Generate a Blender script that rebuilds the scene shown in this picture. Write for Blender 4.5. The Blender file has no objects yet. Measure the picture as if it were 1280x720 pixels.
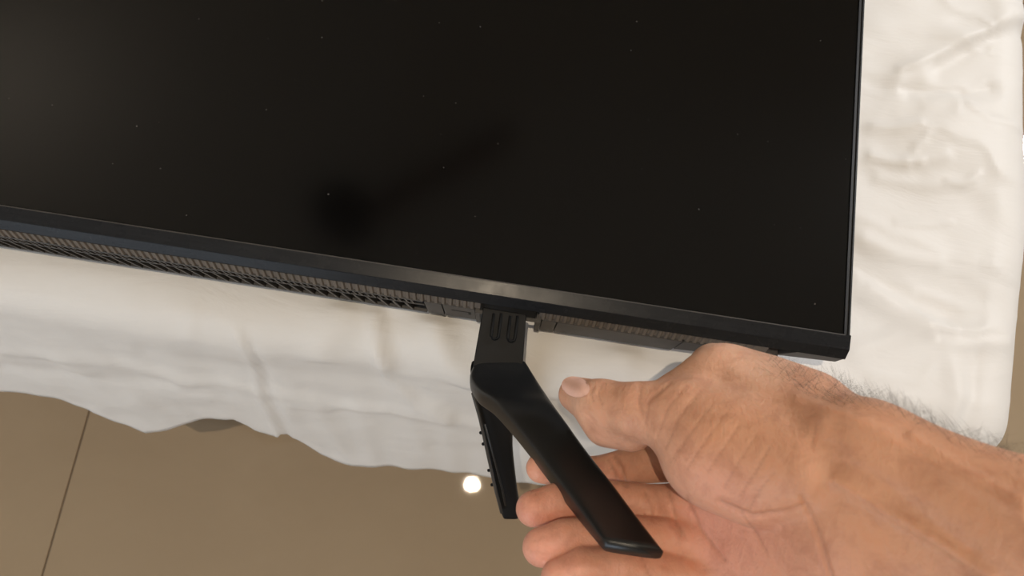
import bpy, bmesh, math, random
import numpy as np
from mathutils import Vector, Matrix, noise

random.seed(7)
sc = bpy.context.scene
COL = sc.collection

# ---------------------------------------------------------------- camera
FPX, PCX, PCY = 924.4, 640.0, 360.0
CAM = np.array([0.0, 0.0, 1.12])
ROT = np.array([[0.98828858, -0.15180048, 0.01556614],
                [0.1511422, 0.9597139, -0.2368655],
                [0.02101726, 0.23644417, 0.97141774]])
cd = bpy.data.cameras.new('camera')
cam = bpy.data.objects.new('camera', cd)
COL.objects.link(cam)
m4 = Matrix([list(ROT[i]) + [CAM[i]] for i in range(3)] + [[0, 0, 0, 1]])
cam.matrix_world = m4
cd.sensor_width = 36.0
cd.lens = FPX / 1280 * 36
cd.clip_start = 0.02
cd.clip_end = 30
cd.dof.use_dof = True
cd.dof.focus_distance = 0.50
cd.dof.aperture_fstop = 11.0
sc.camera = cam

# ---------------------------------------------------------------- view + world + lights
vs = sc.view_settings
vs.view_transform = 'Standard'
vs.look = 'None'
vs.exposure = 0.0
vs.gamma = 1.0
vs.use_curve_mapping = False

w = bpy.data.worlds.new('world')
sc.world = w
w.use_nodes = True
w.node_tree.nodes['Background'].inputs[0].default_value = (0.8, 0.87, 1.0, 1)
w.node_tree.nodes['Background'].inputs[1].default_value = 0.6


def area_light(name, loc, target, size, size_y, power, color, shape='RECTANGLE'):
    ld = bpy.data.lights.new(name, 'AREA')
    ld.shape = shape
    ld.size = size
    ld.size_y = size_y
    ld.energy = power
    ld.color = color
    o = bpy.data.objects.new(name, ld)
    COL.objects.link(o)
    o.location = loc
    d = Vector(target) - Vector(loc)
    o.rotation_euler = d.to_track_quat('-Z', 'Y').to_euler()
    return o


CEIL = 2.7
LAMP = (-0.106, -0.095)
area_light('downlight_glow', (LAMP[0], LAMP[1], CEIL - 0.03), (LAMP[0], LAMP[1], 0), 0.022, 0.022, 16.0, (1.0, 0.83, 0.62), 'DISK')
area_light('wall_tube_glow', (2.10, 1.7, 2.15), (0.2, 0.4, 0.6), 0.12, 1.15, 33.0, (0.95, 0.97, 1.0)).data.spread = math.radians(115)
area_light('window_daylight', (-1.3, -1.96, 1.45), (-0.3, 0.0, 0.5), 1.3, 1.1, 23.0, (0.72, 0.85, 1.0))


area_light('added_ceiling_wash', (-2.12, 1.1, 2.12), (-1.9, 1.1, 2.7), 0.10, 0.30, 3.2, (1.0, 0.90, 0.80))  # added helper light, brightens the left ceiling that the screen mirrors


# ---------------------------------------------------------------- geometry helpers
def at(px, py, z):
    """point at height z on the sight line of photo pixel (px, py): used to measure the real layout"""
    v = ROT @ np.array([px - PCX, -(py - PCY), -FPX])
    t = (z - CAM[2]) / v[2]
    return CAM + v * t


def at_y(px, py, y):
    v = ROT @ np.array([px - PCX, -(py - PCY), -FPX])
    return CAM + v * ((y - CAM[1]) / v[1])


def project(P):
    q = (np.asarray(P) - CAM) @ ROT
    return np.stack([PCX + FPX * q[..., 0] / -q[..., 2], PCY - FPX * q[..., 1] / -q[..., 2]], -1)


def link(name, me, mat=None, parent=None, smooth=False):
    o = bpy.data.objects.new(name, me)
    COL.objects.link(o)
    if mat is not None:
        me.materials.clear()
        me.materials.append(mat)
    if smooth:
        me.shade_smooth()
    if parent is not None:
        o.parent = parent
    return o


def tag(o, label=None, cat=None, group=None, kind=None):
    if label: o['label'] = label
    if cat: o['category'] = cat
    if group: o['group'] = group
    if kind: o['kind'] = kind
    return o


def mesh(name, verts, faces):
    me = bpy.data.meshes.new(name)
    me.from_pydata([tuple(map(float, v)) for v in verts], [], [tuple(f) for f in faces])
    me.update()
    return me


def box_bm(bm, x0, x1, y0, y1, z0, z1):
    vs_ = [bm.verts.new(p) for p in ((x0, y0, z0), (x1, y0, z0), (x1, y1, z0), (x0, y1, z0),
                                     (x0, y0, z1), (x1, y0, z1), (x1, y1, z1), (x0, y1, z1))]
    for f in ((0, 3, 2, 1), (4, 5, 6, 7), (0, 1, 5, 4), (1, 2, 6, 5), (2, 3, 7, 6), (3, 0, 4, 7)):
        bm.faces.new([vs_[i] for i in f])
    return vs_


def bm_mesh(name, bm, bevel=0.0, seg=2):
    bmesh.ops.recalc_face_normals(bm, faces=bm.faces)
    if bevel > 0:
        bmesh.ops.bevel(bm, geom=list(bm.edges), offset=bevel, segments=seg, profile=0.5, affect='EDGES')
    me = bpy.data.meshes.new(name)
    bm.to_mesh(me)
    bm.free()
    return me


def box(name, x0, x1, y0, y1, z0, z1, mat, parent=None, bevel=0.0, smooth=False):
    bm = bmesh.new()
    box_bm(bm, x0, x1, y0, y1, z0, z1)
    return link(name, bm_mesh(name, bm, bevel), mat, parent, smooth)


def prism_x(name, prof, x0, x1, mat, parent=None, bevel=0.0):
    """profile of (y, z) swept along x"""
    bm = bmesh.new()
    a = [bm.verts.new((x0, y, z)) for y, z in prof]
    b = [bm.verts.new((x1, y, z)) for y, z in prof]
    n = len(prof)
    bm.faces.new(a)
    bm.faces.new(b[::-1])
    for i in range(n):
        bm.faces.new([a[i], b[i], b[(i + 1) % n], a[(i + 1) % n]])
    return link(name, bm_mesh(name, bm, bevel, 1), mat, parent)


def prism_y(name, prof, y0, y1, mat, parent=None, bevel=0.0):
    """profile of (x, z) swept along y"""
    bm = bmesh.new()
    a = [bm.verts.new((x, y0, z)) for x, z in prof]
    b = [bm.verts.new((x, y1, z)) for x, z in prof]
    n = len(prof)
    bm.faces.new(a)
    bm.faces.new(b[::-1])
    for i in range(n):
        bm.faces.new([a[i], b[i], b[(i + 1) % n], a[(i + 1) % n]])
    return link(name, bm_mesh(name, bm, bevel, 1), mat, parent)


# ---------------------------------------------------------------- materials
def new_mat(name):
    m = bpy.data.materials.new(name)
    m.use_nodes = True
    nt = m.node_tree
    return m, nt, nt.nodes['Principled BSDF']


def node(nt, typ, **kw):
    n = nt.nodes.new(typ)
    for k, v in kw.items():
        setattr(n, k, v)
    return n


def tex_noise(nt, scale, detail=4, rough=0.5, vec=None, dist=0.0):
    n = node(nt, 'ShaderNodeTexNoise')
    n.inputs['Scale'].default_value = scale
    n.inputs['Detail'].default_value = detail
    n.inputs['Roughness'].default_value = rough
    n.inputs['Distortion'].default_value = dist
    if vec is not None:
        nt.links.new(vec, n.inputs['Vector'])
    return n


def ramp(nt, fac, stops):
    r = node(nt, 'ShaderNodeValToRGB')
    e = r.color_ramp.elements
    e[0].position, e[0].color = stops[0][0], tuple(stops[0][1]) + (1,)
    e[1].position, e[1].color = stops[-1][0], tuple(stops[-1][1]) + (1,)
    for p, c in stops[1:-1]:
        x = e.new(p)
        x.color = tuple(c) + (1,)
    nt.links.new(fac, r.inputs[0])
    return r


def obj_coord(nt, scale=(1, 1, 1)):
    tc = node(nt, 'ShaderNodeTexCoord')
    mp = node(nt, 'ShaderNodeMapping')
    mp.inputs['Scale'].default_value = scale
    nt.links.new(tc.outputs['Object'], mp.inputs['Vector'])
    return mp.outputs['Vector']


def bump(nt, bs, h, strength, dist):
    b = node(nt, 'ShaderNodeBump')
    b.inputs['Strength'].default_value = strength
    b.inputs['Distance'].default_value = dist
    nt.links.new(h, b.inputs['Height'])
    nt.links.new(b.outputs[0], bs.inputs['Normal'])
    return b


def plain(name, col, rough=0.5, spec=0.5, var=0.15, scale=60, bstr=0.0, bdist=0.0005, metal=0.0, bscale=None):
    m, nt, bs = new_mat(name)
    v = obj_coord(nt)
    n = tex_noise(nt, scale, 4, vec=v)
    r = ramp(nt, n.outputs[0], [(0.3, [c * (1 - var) for c in col]), (0.7, [min(1, c * (1 + var)) for c in col])])
    nt.links.new(r.outputs[0], bs.inputs['Base Color'])
    bs.inputs['Roughness'].default_value = rough
    bs.inputs['Specular IOR Level'].default_value = spec
    bs.inputs['Metallic'].default_value = metal
    if bstr:
        n2 = tex_noise(nt, bscale or scale * 10, 3, vec=v)
        bump(nt, bs, n2.outputs[0], bstr, bdist)
    return m


M_black = plain('black_plastic', (0.010, 0.010, 0.011), 0.42, 0.4, 0.1, 40, 0.15, 0.0002, bscale=2500)
M_dark = plain('dark_recess_plastic', (0.004, 0.004, 0.004), 0.7, 0.2)
M_rib = plain('ribbed_grey_plastic', (0.135, 0.115, 0.098), 0.5, 0.4, 0.12, 30)
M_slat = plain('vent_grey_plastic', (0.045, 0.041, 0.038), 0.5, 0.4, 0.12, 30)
M_cover = plain('cover_grey_plastic', (0.050, 0.045, 0.042), 0.55, 0.35, 0.12, 30)
M_foot = plain('satin_black_foot_plastic', (0.0085, 0.009, 0.010), 0.36, 0.45, 0.1, 30, 0.25, 0.0002, bscale=1800)
M_foot2 = plain('matt_black_foot_plastic', (0.004, 0.004, 0.0045), 0.55, 0.18, 0.1, 30)
M_wall = plain('wall_paint', (0.75, 0.69, 0.60), 0.85, 0.2, 0.02, 3)
M_ceil = plain('ceiling_paint', (0.80, 0.77, 0.70), 0.9, 0.2, 0.02, 3)
M_mattress = plain('mattress_ticking', (0.7, 0.66, 0.6), 0.9, 0.2, 0.05, 20)
M_wood = plain('bed_base_wood', (0.16, 0.08, 0.04), 0.5, 0.4, 0.3, 8)
M_grout = plain('grout', (0.20, 0.155, 0.11), 0.8, 0.2, 0.1, 50)
M_blot = plain('matt_black_blot', (0.008, 0.008, 0.008), 0.6, 0.3)
M_white_metal = plain('white_lamp_metal', (0.8, 0.8, 0.78), 0.4, 0.4, 0.02)
M_frame = plain('window_frame_white', (0.75, 0.75, 0.73), 0.4, 0.4, 0.02)


def bezel_mat():
    m, nt, bs = new_mat('brushed_black_bezel')
    v = obj_coord(nt, (4, 260, 60))
    n = tex_noise(nt, 6, 6, 0.6, vec=v)
    r = ramp(nt, n.outputs[0], [(0.3, (0.010, 0.0105, 0.012)), (0.7, (0.018, 0.019, 0.021))])
    nt.links.new(r.outputs[0], bs.inputs['Base Color'])
    v2 = obj_coord(nt, (60, 60, 60))
    n2 = tex_noise(nt, 1.0, 5, 0.6, vec=v2)
    rr = node(nt, 'ShaderNodeMapRange')
    rr.inputs['To Min'].default_value = 0.18
    rr.inputs['To Max'].default_value = 0.36
    nt.links.new(n2.outputs[0], rr.inputs[0])
    nt.links.new(rr.outputs[0], bs.inputs['Roughness'])
    bs.inputs['Specular IOR Level'].default_value = 0.15
    bump(nt, bs, n.outputs[0], 0.08, 0.0003)
    return m


M_bezel = bezel_mat()


def screen_mat():
    m, nt, bs = new_mat('switched_off_screen')
    v = obj_coord(nt)
    vo = node(nt, 'ShaderNodeTexVoronoi')
    vo.voronoi_dimensions = '2D'
    vo.inputs['Scale'].default_value = 34
    nt.links.new(v, vo.inputs['Vector'])
    n = tex_noise(nt, 900, 3, vec=v)
    # dust specks: a small disc round some of the cell points, broken up by noise
    sep = node(nt, 'ShaderNodeSeparateColor')
    nt.links.new(vo.outputs['Color'], sep.inputs[0])
    rad = node(nt, 'ShaderNodeMath', operation='MULTIPLY')
    nt.links.new(sep.outputs[0], rad.inputs[0])
    rad.inputs[1].default_value = 0.022
    lt = node(nt, 'ShaderNodeMath', operation='LESS_THAN')
    nt.links.new(vo.outputs['Distance'], lt.inputs[0])
    nt.links.new(rad.outputs[0], lt.inputs[1])
    gt = node(nt, 'ShaderNodeMath', operation='GREATER_THAN')
    nt.links.new(sep.outputs[1], gt.inputs[0])
    gt.inputs[1].default_value = 0.62
    mu = node(nt, 'ShaderNodeMath', operation='MULTIPLY')
    nt.links.new(lt.outputs[0], mu.inputs[0])
    nt.links.new(gt.outputs[0], mu.inputs[1])
    g2 = node(nt, 'ShaderNodeMath', operation='GREATER_THAN')
    nt.links.new(n.outputs[0], g2.inputs[0])
    g2.inputs[1].default_value = 0.42
    mu2 = node(nt, 'ShaderNodeMath', operation='MULTIPLY')
    nt.links.new(mu.outputs[0], mu2.inputs[0])
    nt.links.new(g2.outputs[0], mu2.inputs[1])
    mx = node(nt, 'ShaderNodeMix', data_type='RGBA')
    mx.inputs['A'].default_value = (0.0006, 0.0005, 0.0006, 1)
    mx.inputs['B'].default_value = (0.07, 0.065, 0.06, 1)
    nt.links.new(mu2.outputs[0], mx.inputs[0])
    nt.links.new(mx.outputs['Result'], bs.inputs['Base Color'])
    bs.inputs['Roughness'].default_value = 0.125
    bs.inputs['Specular IOR Level'].default_value = 0.36
    return m


M_screen = screen_mat()


def sheet_mat():
    m, nt, bs = new_mat('white_satin_bedding')
    v = obj_coord(nt)
    n = tex_noise(nt, 5, 4, vec=v)
    r = ramp(nt, n.outputs[0], [(0.3, (0.745, 0.725, 0.70)), (0.7, (0.80, 0.785, 0.765))])
    nt.links.new(r.outputs[0], bs.inputs['Base Color'])
    bs.inputs['Roughness'].default_value = 0.5
    bs.inputs['Specular IOR Level'].default_value = 0.2
    bs.inputs['Sheen Weight'].default_value = 0.15
    n2 = tex_noise(nt, 22, 5, 0.55, vec=obj_coord(nt, (0.6, 1.5, 1.0)), dist=0.7)
    b1 = bump(nt, bs, n2.outputs[0], 0.22, 0.006)
    n3 = tex_noise(nt, 1500, 2, vec=v)
    b2 = node(nt, 'ShaderNodeBump')
    b2.inputs['Strength'].default_value = 0.12
    b2.inputs['Distance'].default_value = 0.0004
    nt.links.new(n3.outputs[0], b2.inputs['Height'])
    nt.links.new(b1.outputs[0], b2.inputs['Normal'])
    nt.links.new(b2.outputs[0], bs.inputs['Normal'])
    return m


M_sheet = sheet_mat()


def tile_mat():
    m, nt, bs = new_mat('polished_beige_tile')
    tc = node(nt, 'ShaderNodeTexCoord')
    oi = node(nt, 'ShaderNodeObjectInfo')
    ad = node(nt, 'ShaderNodeVectorMath', operation='ADD')
    nt.links.new(tc.outputs['Object'], ad.inputs[0])
    nt.links.new(oi.outputs['Location'], ad.inputs[1])
    n = tex_noise(nt, 3.0, 6, 0.6, vec=ad.outputs[0], dist=0.6)
    r = ramp(nt, n.outputs[0], [(0.25, (0.35, 0.262, 0.170)), (0.55, (0.38, 0.288, 0.190)), (0.8, (0.41, 0.312, 0.21))])
    nt.links.new(r.outputs[0], bs.inputs['Base Color'])
    bs.inputs['Roughness'].default_value = 0.02
    bs.inputs['Specular IOR Level'].default_value = 0.45
    n2 = tex_noise(nt, 350, 4, 0.7, vec=ad.outputs[0])
    bump(nt, bs, n2.outputs[0], 0.05, 0.0002)
    return m


M_tile = tile_mat()


def skin_mat():
    m, nt, bs = new_mat('skin')
    at_ = node(nt, 'ShaderNodeAttribute', attribute_name='tone')
    v = obj_coord(nt)
    n = tex_noise(nt, 70, 6, 0.65, vec=v, dist=0.5)
    mx = node(nt, 'ShaderNodeMix', data_type='RGBA', blend_type='MULTIPLY')
    mx.inputs[0].default_value = 1.0
    r = ramp(nt, n.outputs[0], [(0.30, (0.80, 0.74, 0.72)), (0.55, (1, 1, 1)), (0.75, (1.0, 0.93, 0.88))])
    nt.links.new(at_.outputs['Color'], mx.inputs['A'])
    nt.links.new(r.outputs[0], mx.inputs['B'])
    nt.links.new(mx.outputs['Result'], bs.inputs['Base Color'])
    bs.inputs['Roughness'].default_value = 0.52
    bs.inputs['Specular IOR Level'].default_value = 0.4
    bs.inputs['Subsurface Weight'].default_value = 0.25
    bs.inputs['Subsurface Radius'].default_value = (1.0, 0.35, 0.2)
    bs.inputs['Subsurface Scale'].default_value = 0.004
    vo = node(nt, 'ShaderNodeTexVoronoi', feature='DISTANCE_TO_EDGE')
    vo.inputs['Scale'].default_value = 420
    nt.links.new(v, vo.inputs['Vector'])
    b1 = bump(nt, bs, vo.outputs['Distance'], 0.35, 0.0004)
    n2 = tex_noise(nt, 160, 5, 0.6, vec=obj_coord(nt, (1.6, 0.7, 1.0)), dist=0.8)
    b2 = node(nt, 'ShaderNodeBump')
    b2.inputs['Strength'].default_value = 0.5
    b2.inputs['Distance'].default_value = 0.0012
    nt.links.new(n2.outputs[0], b2.inputs['Height'])
    nt.links.new(b1.outputs[0], b2.inputs['Normal'])
    nt.links.new(b2.outputs[0], bs.inputs['Normal'])
    return m


M_skin = skin_mat()
M_nail = plain('fingernail', (0.86, 0.53, 0.43), 0.5, 0.3, 0.05, 100)
M_hair = plain('arm_hair', (0.03, 0.018, 0.012), 0.5, 0.3)


def emit_mat(name, col, s):
    m, nt, bs = new_mat(name)
    bs.inputs['Base Color'].default_value = (0.8, 0.8, 0.8, 1)
    bs.inputs['Emission Color'].default_value = col + (1,)
    bs.inputs['Emission Strength'].default_value = s
    return m


# ---------------------------------------------------------------- room shell
RX0, RX1, RY0, RY1 = -2.3, 2.2, -2.0, 2.6
floor = box('floor', RX0, RX1, RY0, RY1, -0.06, -0.0020, M_grout)
tag(floor, kind='structure')
TS, GAP = 0.80, 0.0022
bm = bmesh.new()
box_bm(bm, -TS / 2 + GAP / 2, TS / 2 - GAP / 2, -TS / 2 + GAP / 2, TS / 2 - GAP / 2, -0.0021, 0.0)
bmesh.ops.bevel(bm, geom=[e for e in bm.edges if all(v.co.z > -0.001 for v in e.verts)], offset=0.0008, segments=1, affect='EDGES')
tile_me = bm_mesh('tile', bm)
tile_me.materials.append(M_tile)
TX0, TY0 = -0.608, -0.68
for i in range(-2, 4):
    for j in range(-2, 4):
        cx = TX0 + (i + 0.5) * TS
        cy = TY0 + (j + 0.5) * TS
        # whole tiles inside the room, cut tiles at the walls
        x0, x1 = max(cx - TS / 2, RX0), min(cx + TS / 2, RX1)
        y0, y1 = max(cy - TS / 2, RY0), min(cy + TS / 2, RY1)
        if x1 - x0 < 0.02 or y1 - y0 < 0.02:
            continue
        if x1 - x0 > TS - 0.001 and y1 - y0 > TS - 0.001:
            t = link('tile', tile_me, None, floor)
            t.location = (cx, cy, 0)
        else:
            t = box('tile', x0 - cx + GAP / 2, x1 - cx - GAP / 2, y0 - cy + GAP / 2, y1 - cy - GAP / 2, -0.0021, 0.0, M_tile, floor)
            t.location = (cx, cy, 0)

tag(box('ceiling', RX0, RX1, RY0, RY1, CEIL, CEIL + 0.1, M_ceil), kind='structure')
tag(box('wall_left', RX0 - 0.1, RX0, RY0 - 0.1, RY1 + 0.1, -0.06, CEIL + 0.1, M_wall), kind='structure')
tag(box('wall_right', RX1, RX1 + 0.1, RY0 - 0.1, RY1 + 0.1, -0.06, CEIL + 0.1, M_wall), kind='structure')
tag(box('wall_back', RX0, RX1, RY1, RY1 + 0.1, -0.06, CEIL + 0.1, M_wall), kind='structure')
# front wall with a window opening behind the photographer
WX0, WX1, WZ0, WZ1 = -2.0, -0.6, 0.85, 2.05
bm = bmesh.new()
for x0, x1, z0, z1 in ((RX0, WX0, -0.06, CEIL + 0.1), (WX1, RX1, -0.06, CEIL + 0.1), (WX0, WX1, -0.06, WZ0), (WX0, WX1, WZ1, CEIL + 0.1)):
    box_bm(bm, x0, x1, RY0 - 0.1, RY0, z0, z1)
tag(link('wall_front', bm_mesh('wall_front', bm), M_wall), kind='structure')
win = bpy.data.objects.new('window_1', None)
COL.objects.link(win)
win.location = ((WX0 + WX1) / 2, RY0 - 0.05, WZ0)
tag(win, kind='structure')
hw, hh = (WX1 - WX0) / 2, WZ1 - WZ0
for a in ((-hw, hw, 0, 0.05), (-hw, hw, hh - 0.05, hh), (-hw, -hw + 0.05, 0.05, hh - 0.05), (hw - 0.05, hw, 0.05, hh - 0.05), (-0.025, 0.025, 0.05, hh - 0.05)):
    box('window_frame', a[0], a[1], -0.03, 0.03, a[2], a[3], M_frame, win)

# ---------------------------------------------------------------- out-of-view fittings; the uplight and the dark reflected shape are added
dl = bpy.data.objects.new('downlight', None)
COL.objects.link(dl)
dl.location = (LAMP[0], LAMP[1], CEIL)
tag(dl, 'small round ceiling downlight mirrored as a bright spot on the floor tiles', 'lamp')
bm = bmesh.new()
N = 32
for r0, r1, z0, z1 in ((0.04, 0.06, -0.02, -0.012), ):
    ring = [[bm.verts.new((math.cos(a * 2 * math.pi / N) * r, math.sin(a * 2 * math.pi / N) * r, z)) for a in range(N)]
            for r, z in ((0.041, -0.001), (0.041, -0.018), (0.062, -0.010), (0.064, -0.001))]
    for k in range(3):
        for a in range(N):
            bm.faces.new([ring[k][a], ring[k][(a + 1) % N], ring[k + 1][(a + 1) % N], ring[k + 1][a]])
link('lamp_ring', bm_mesh('lamp_ring', bm), M_white_metal, dl)
bm = bmesh.new()
bmesh.ops.create_cone(bm, cap_ends=True, segments=32, radius1=0.039, radius2=0.039, depth=0.008)
bmesh.ops.translate(bm, vec=(0, 0, -0.005), verts=bm.verts)
link('diffuser', bm_mesh('diffuser', bm), emit_mat('lamp_glow', (1.0, 0.86, 0.66), 3.0), dl)

tl = bpy.data.objects.new('tube_light', None)
COL.objects.link(tl)
tl.location = (RX1, 1.7, 2.15)
tag(tl, 'white batten tube light high on the wall beside the bed', 'lamp')
box('housing', -0.06, 0, -0.62, 0.62, -0.04, 0.04, M_white_metal, tl, 0.006)

ul = bpy.data.objects.new('added_uplight', None)  # unseen fitting added around the ceiling wash
COL.objects.link(ul)
ul.location = (RX0, 1.1, 2.05)
tag(ul, 'unseen white wall trough added to throw warm light on the ceiling', 'lamp')
bm = bmesh.new()
for a in ((0.0, 0.012, -0.18, 0.18, -0.06, 0.07), (0.012, 0.26, -0.18, 0.18, -0.06, -0.048), (0.248, 0.26, -0.18, 0.18, -0.048, 0.05), (0.012, 0.248, -0.18, -0.168, -0.048, 0.05), (0.012, 0.248, 0.168, 0.18, -0.048, 0.05)):
    box_bm(bm, *a)
link('trough', bm_mesh('trough', bm), M_white_metal, ul)

sp = bpy.data.objects.new('added_dark_reflection', None)  # added dark stand-in for the blot mirrored in the screen; gives no light
COL.objects.link(sp)
b0 = at(433, 272, 0.62)
k_ = (CEIL - 0.25 - 0.62) / (1.12 - 0.62)
sx, sy = b0[0] * (1 + k_), b0[1] * (1 + k_)
b1_ = at(640, 156, 0.62)
ex, ey = b1_[0] * (1 + k_), b1_[1] * (1 + k_)
sp.location = (sx, sy, CEIL)
tag(sp, 'unseen matt black head on a ceiling arm, added to mirror as a dark blot in the screen', 'lamp')
bm = bmesh.new()
bmesh.ops.create_cone(bm, cap_ends=True, segments=32, radius1=0.095, radius2=0.07, depth=0.20)
bmesh.ops.translate(bm, vec=(0, 0, -0.25), verts=bm.verts)
link('blot_head', bm_mesh('blot_head', bm, 0.004), M_blot, sp)
bm = bmesh.new()
bmesh.ops.create_cone(bm, cap_ends=True, segments=24, radius1=0.02, radius2=0.02, depth=0.16)
bmesh.ops.translate(bm, vec=(0, 0, -0.08), verts=bm.verts)
link('stem', bm_mesh('stem', bm), M_blot, sp)
L_ = math.hypot(ex - sx, ey - sy)
ang = math.atan2(ey - sy, ex - sx)
arm_ = box('blot_arm', 0.0, L_, -0.03, 0.03, -0.22, -0.17, M_wood, sp, 0.004)
arm_.rotation_euler = (0, 0, ang)

# ---------------------------------------------------------------- bed
BX0, BX1, BY0, BY1 = -1.25, 0.412, 0.072, 2.0
BZ = 0.552
bb = box('bed_base', BX0 + 0.08, BX1 - 0.05, BY0 + 0.06, BY1 - 0.04, 0.0, 0.27, M_wood, None, 0.01)
tag(bb, 'low wooden bed base hidden under the white bedding', 'bed')
mt = box('mattress', BX0 + 0.035, BX1 - 0.035, BY0 + 0.03, BY1 - 0.03, 0.27, 0.523, M_mattress, None, 0.02)
tag(mt, 'thick mattress hidden under the white bedding', 'mattress')

CR = 0.045                       # radius with which the duvet turns over the edge
IX1, IY0 = BX1 + 0.008 - CR, BY0 - CR + 0.075 - 0.002
IY0 = 0.103
HEM_PX = [(-300, 440), (0, 488), (60, 499), (110, 512), (150, 525), (185, 537), (215, 535), (250, 531), (290, 527), (308, 537), (320, 545), (345, 547),
          (351, 541), (372, 552), (400, 570), (420, 578), (480, 583), (560, 590), (640, 600), (700, 607), (800, 618), (900, 625), (1100, 640)]
TH_F, TH_R = math.radians(75), math.radians(86)


def hang(e, th):
    """horizontal run and drop of cloth e metres past the edge"""
    if e < CR * th:
        return CR * math.sin(e / CR), CR * (1 - math.cos(e / CR))
    q = e - CR * th
    return CR * math.sin(th) + q * math.cos(th), CR * (1 - math.cos(th)) + q * math.sin(th)


# how long the cloth hangs at each x: the wavy hem
hem_x, hem_e = [], []
for px, py in HEM_PX:
    best = None
    for k in range(60, 420):
        e = k * 0.001
        h, dr = hang(e, TH_F)
        P = at(px, py, BZ - dr)
        dlt = abs(P[1] - (IY0 - h))
        if best is None or dlt < best[0]:
            best = (dlt, P[0], e)
    hem_x.append(best[1]); hem_e.append(best[2])


def hem_len(x):
    return float(np.interp(x, hem_x, hem_e))


# the named folds: (flat polyline in pixels, height at which it lies, amplitude, width)
def poly_px(pts, z):
    return [tuple(at(px, py, z)[:2]) for px, py in pts]


TOP_FOLDS = [
    (poly_px([(1128, 96), (1175, 66), (1215, 44), (1280, 12)], BZ), 0.0045, 0.012, 1),
    (poly_px([(1175, 80), (1225, 52), (1290, 24)], BZ), -0.0035, 0.010, 1),
    (poly_px([(1090, 160), (1122, 162), (1150, 156)], BZ), 0.0022, 0.007, 1),
    (poly_px([(1090, 192), (1130, 204), (1180, 196)], BZ), 0.0022, 0.006, 1),
    (poly_px([(1100, 222), (1160, 232), (1215, 228)], BZ), 0.0018, 0.006, 1),
    (poly_px([(1125, 85), (1172, 68), (1215, 46), (1285, 14)], BZ), 0.0022, 0.0035, 1),
    (poly_px([(1092, 156), (1120, 158), (1148, 155)], BZ), 0.0018, 0.0030, 1),
    (poly_px([(1088, 196), (1118, 203), (1150, 202)], BZ), 0.0022, 0.0030, 1),
    (poly_px([(1184, 226), (1205, 230), (1222, 218)], BZ), 0.0020, 0.0028, 1),
    (poly_px([(1122, 278), (1160, 279), (1190, 276)], BZ), 0.0014, 0.0030, 1),
    (poly_px([(1210, 130), (1235, 148), (1280, 155)], BZ), 0.0018, 0.0035, 1),
    (poly_px([(1130, 110), (1165, 112), (1205, 113)], BZ), -0.0016, 0.0030, 1),
    (poly_px([(1078, 300), (1120, 320), (1175, 330)], BZ), 0.0020, 0.006, 1),
    (poly_px([(1070, 345), (1110, 372), (1160, 400), (1200, 416)], BZ), 0.0022, 0.0045, 1),
    (poly_px([(1235, 330), (1262, 342), (1278, 352)], BZ), 0.0016, 0.003, 1),
    (poly_px([(1070, 440), (1120, 420), (1160, 412)], BZ), 0.0025, 0.008, 1),
    (poly_px([(1140, 112), (1200, 112), (1240, 108)], BZ), -0.003, 0.008, 1),
    (poly_px([(1070, 360), (1130, 395), (1190, 420), (1270, 424)], BZ), 0.005, 0.009, 1),
    (poly_px([(1180, 420), (1225, 424), (1268, 421)], BZ), -0.004, 0.004, 1),
    (poly_px([(1200, 460), (1210, 500), (1200, 540)], BZ), 0.003, 0.010, 1),
    (poly_px([(1240, 450), (1235, 500), (1215, 545)], BZ), -0.003, 0.010, 1),
    (poly_px([(240, 388), (225, 410), (215, 430)], BZ), 0.0015, 0.006, 1),
    (poly_px([(470, 395), (472, 430), (482, 470)], BZ), 0.003, 0.007, 1),
    (poly_px([(487, 395), (490, 430), (505, 470)], BZ), -0.002, 0.010, 1),
    (poly_px([(545, 410), (560, 450), (590, 480)], BZ), 0.006, 0.012, 1),
    (poly_px([(430, 390), (400, 430), (380, 460)], BZ), 0.003, 0.014, 1),
    (poly_px([(780, 450), (720, 470), (680, 500)], BZ), 0.004, 0.012, 1),
]
# folds on the hanging side, in pixels at their own heights (converted below when compared with the projected cloth)
SIDE_FOLDS = [
    ([(0, 440), (90, 447), (170, 462), (235, 478), (290, 482), (330, 490), (400, 503), (470, 513), (540, 520), (640, 540)], 0.006, 6.0),
    ([(0, 462), (80, 470), (150, 476), (210, 480)], -0.004, 6.0),
    ([(296, 415), (312, 440), (320, 465), (324, 490), (338, 520), (350, 545)], 0.005, 5.0),
    ([(313, 430), (327, 462), (334, 484), (350, 515), (358, 545)], -0.0035, 6.0),
    ([(470, 440), (480, 470), (520, 505), (560, 520)], 0.006, 7.0),
    ([(540, 560), (590, 565), (640, 563)], -0.003, 7.0),
    ([(180, 440), (220, 452), (280, 460), (420, 472), (500, 482), (600, 520)], -0.003, 9.0),
    ([(120, 512), (180, 500), (260, 500)], 0.003, 9.0),
    ([(360, 505), (410, 512), (440, 508), (480, 515)], 0.004, 4.0),
]


def seg_dist(P, a, b):
    a = np.asarray(a, float); b = np.asarray(b, float)
    ab = b - a
    t = np.clip(((P - a) @ ab) / (ab @ ab), 0, 1)
    return np.linalg.norm(P - (a + t[..., None] * ab), axis=-1)


def poly_dist(P, pts):
    d = None
    for a, b in zip(pts[:-1], pts[1:]):
        q = seg_dist(P, a, b)
        d = q if d is None else np.minimum(d, q)
    return d


def axis(stops):
    out = []
    for (a, b, s) in stops:
        n = max(1, int(round((b - a) / s)))
        out += [a + (b - a) * i / n for i in range(n)]
    out.append(stops[-1][1])
    return out


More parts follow.
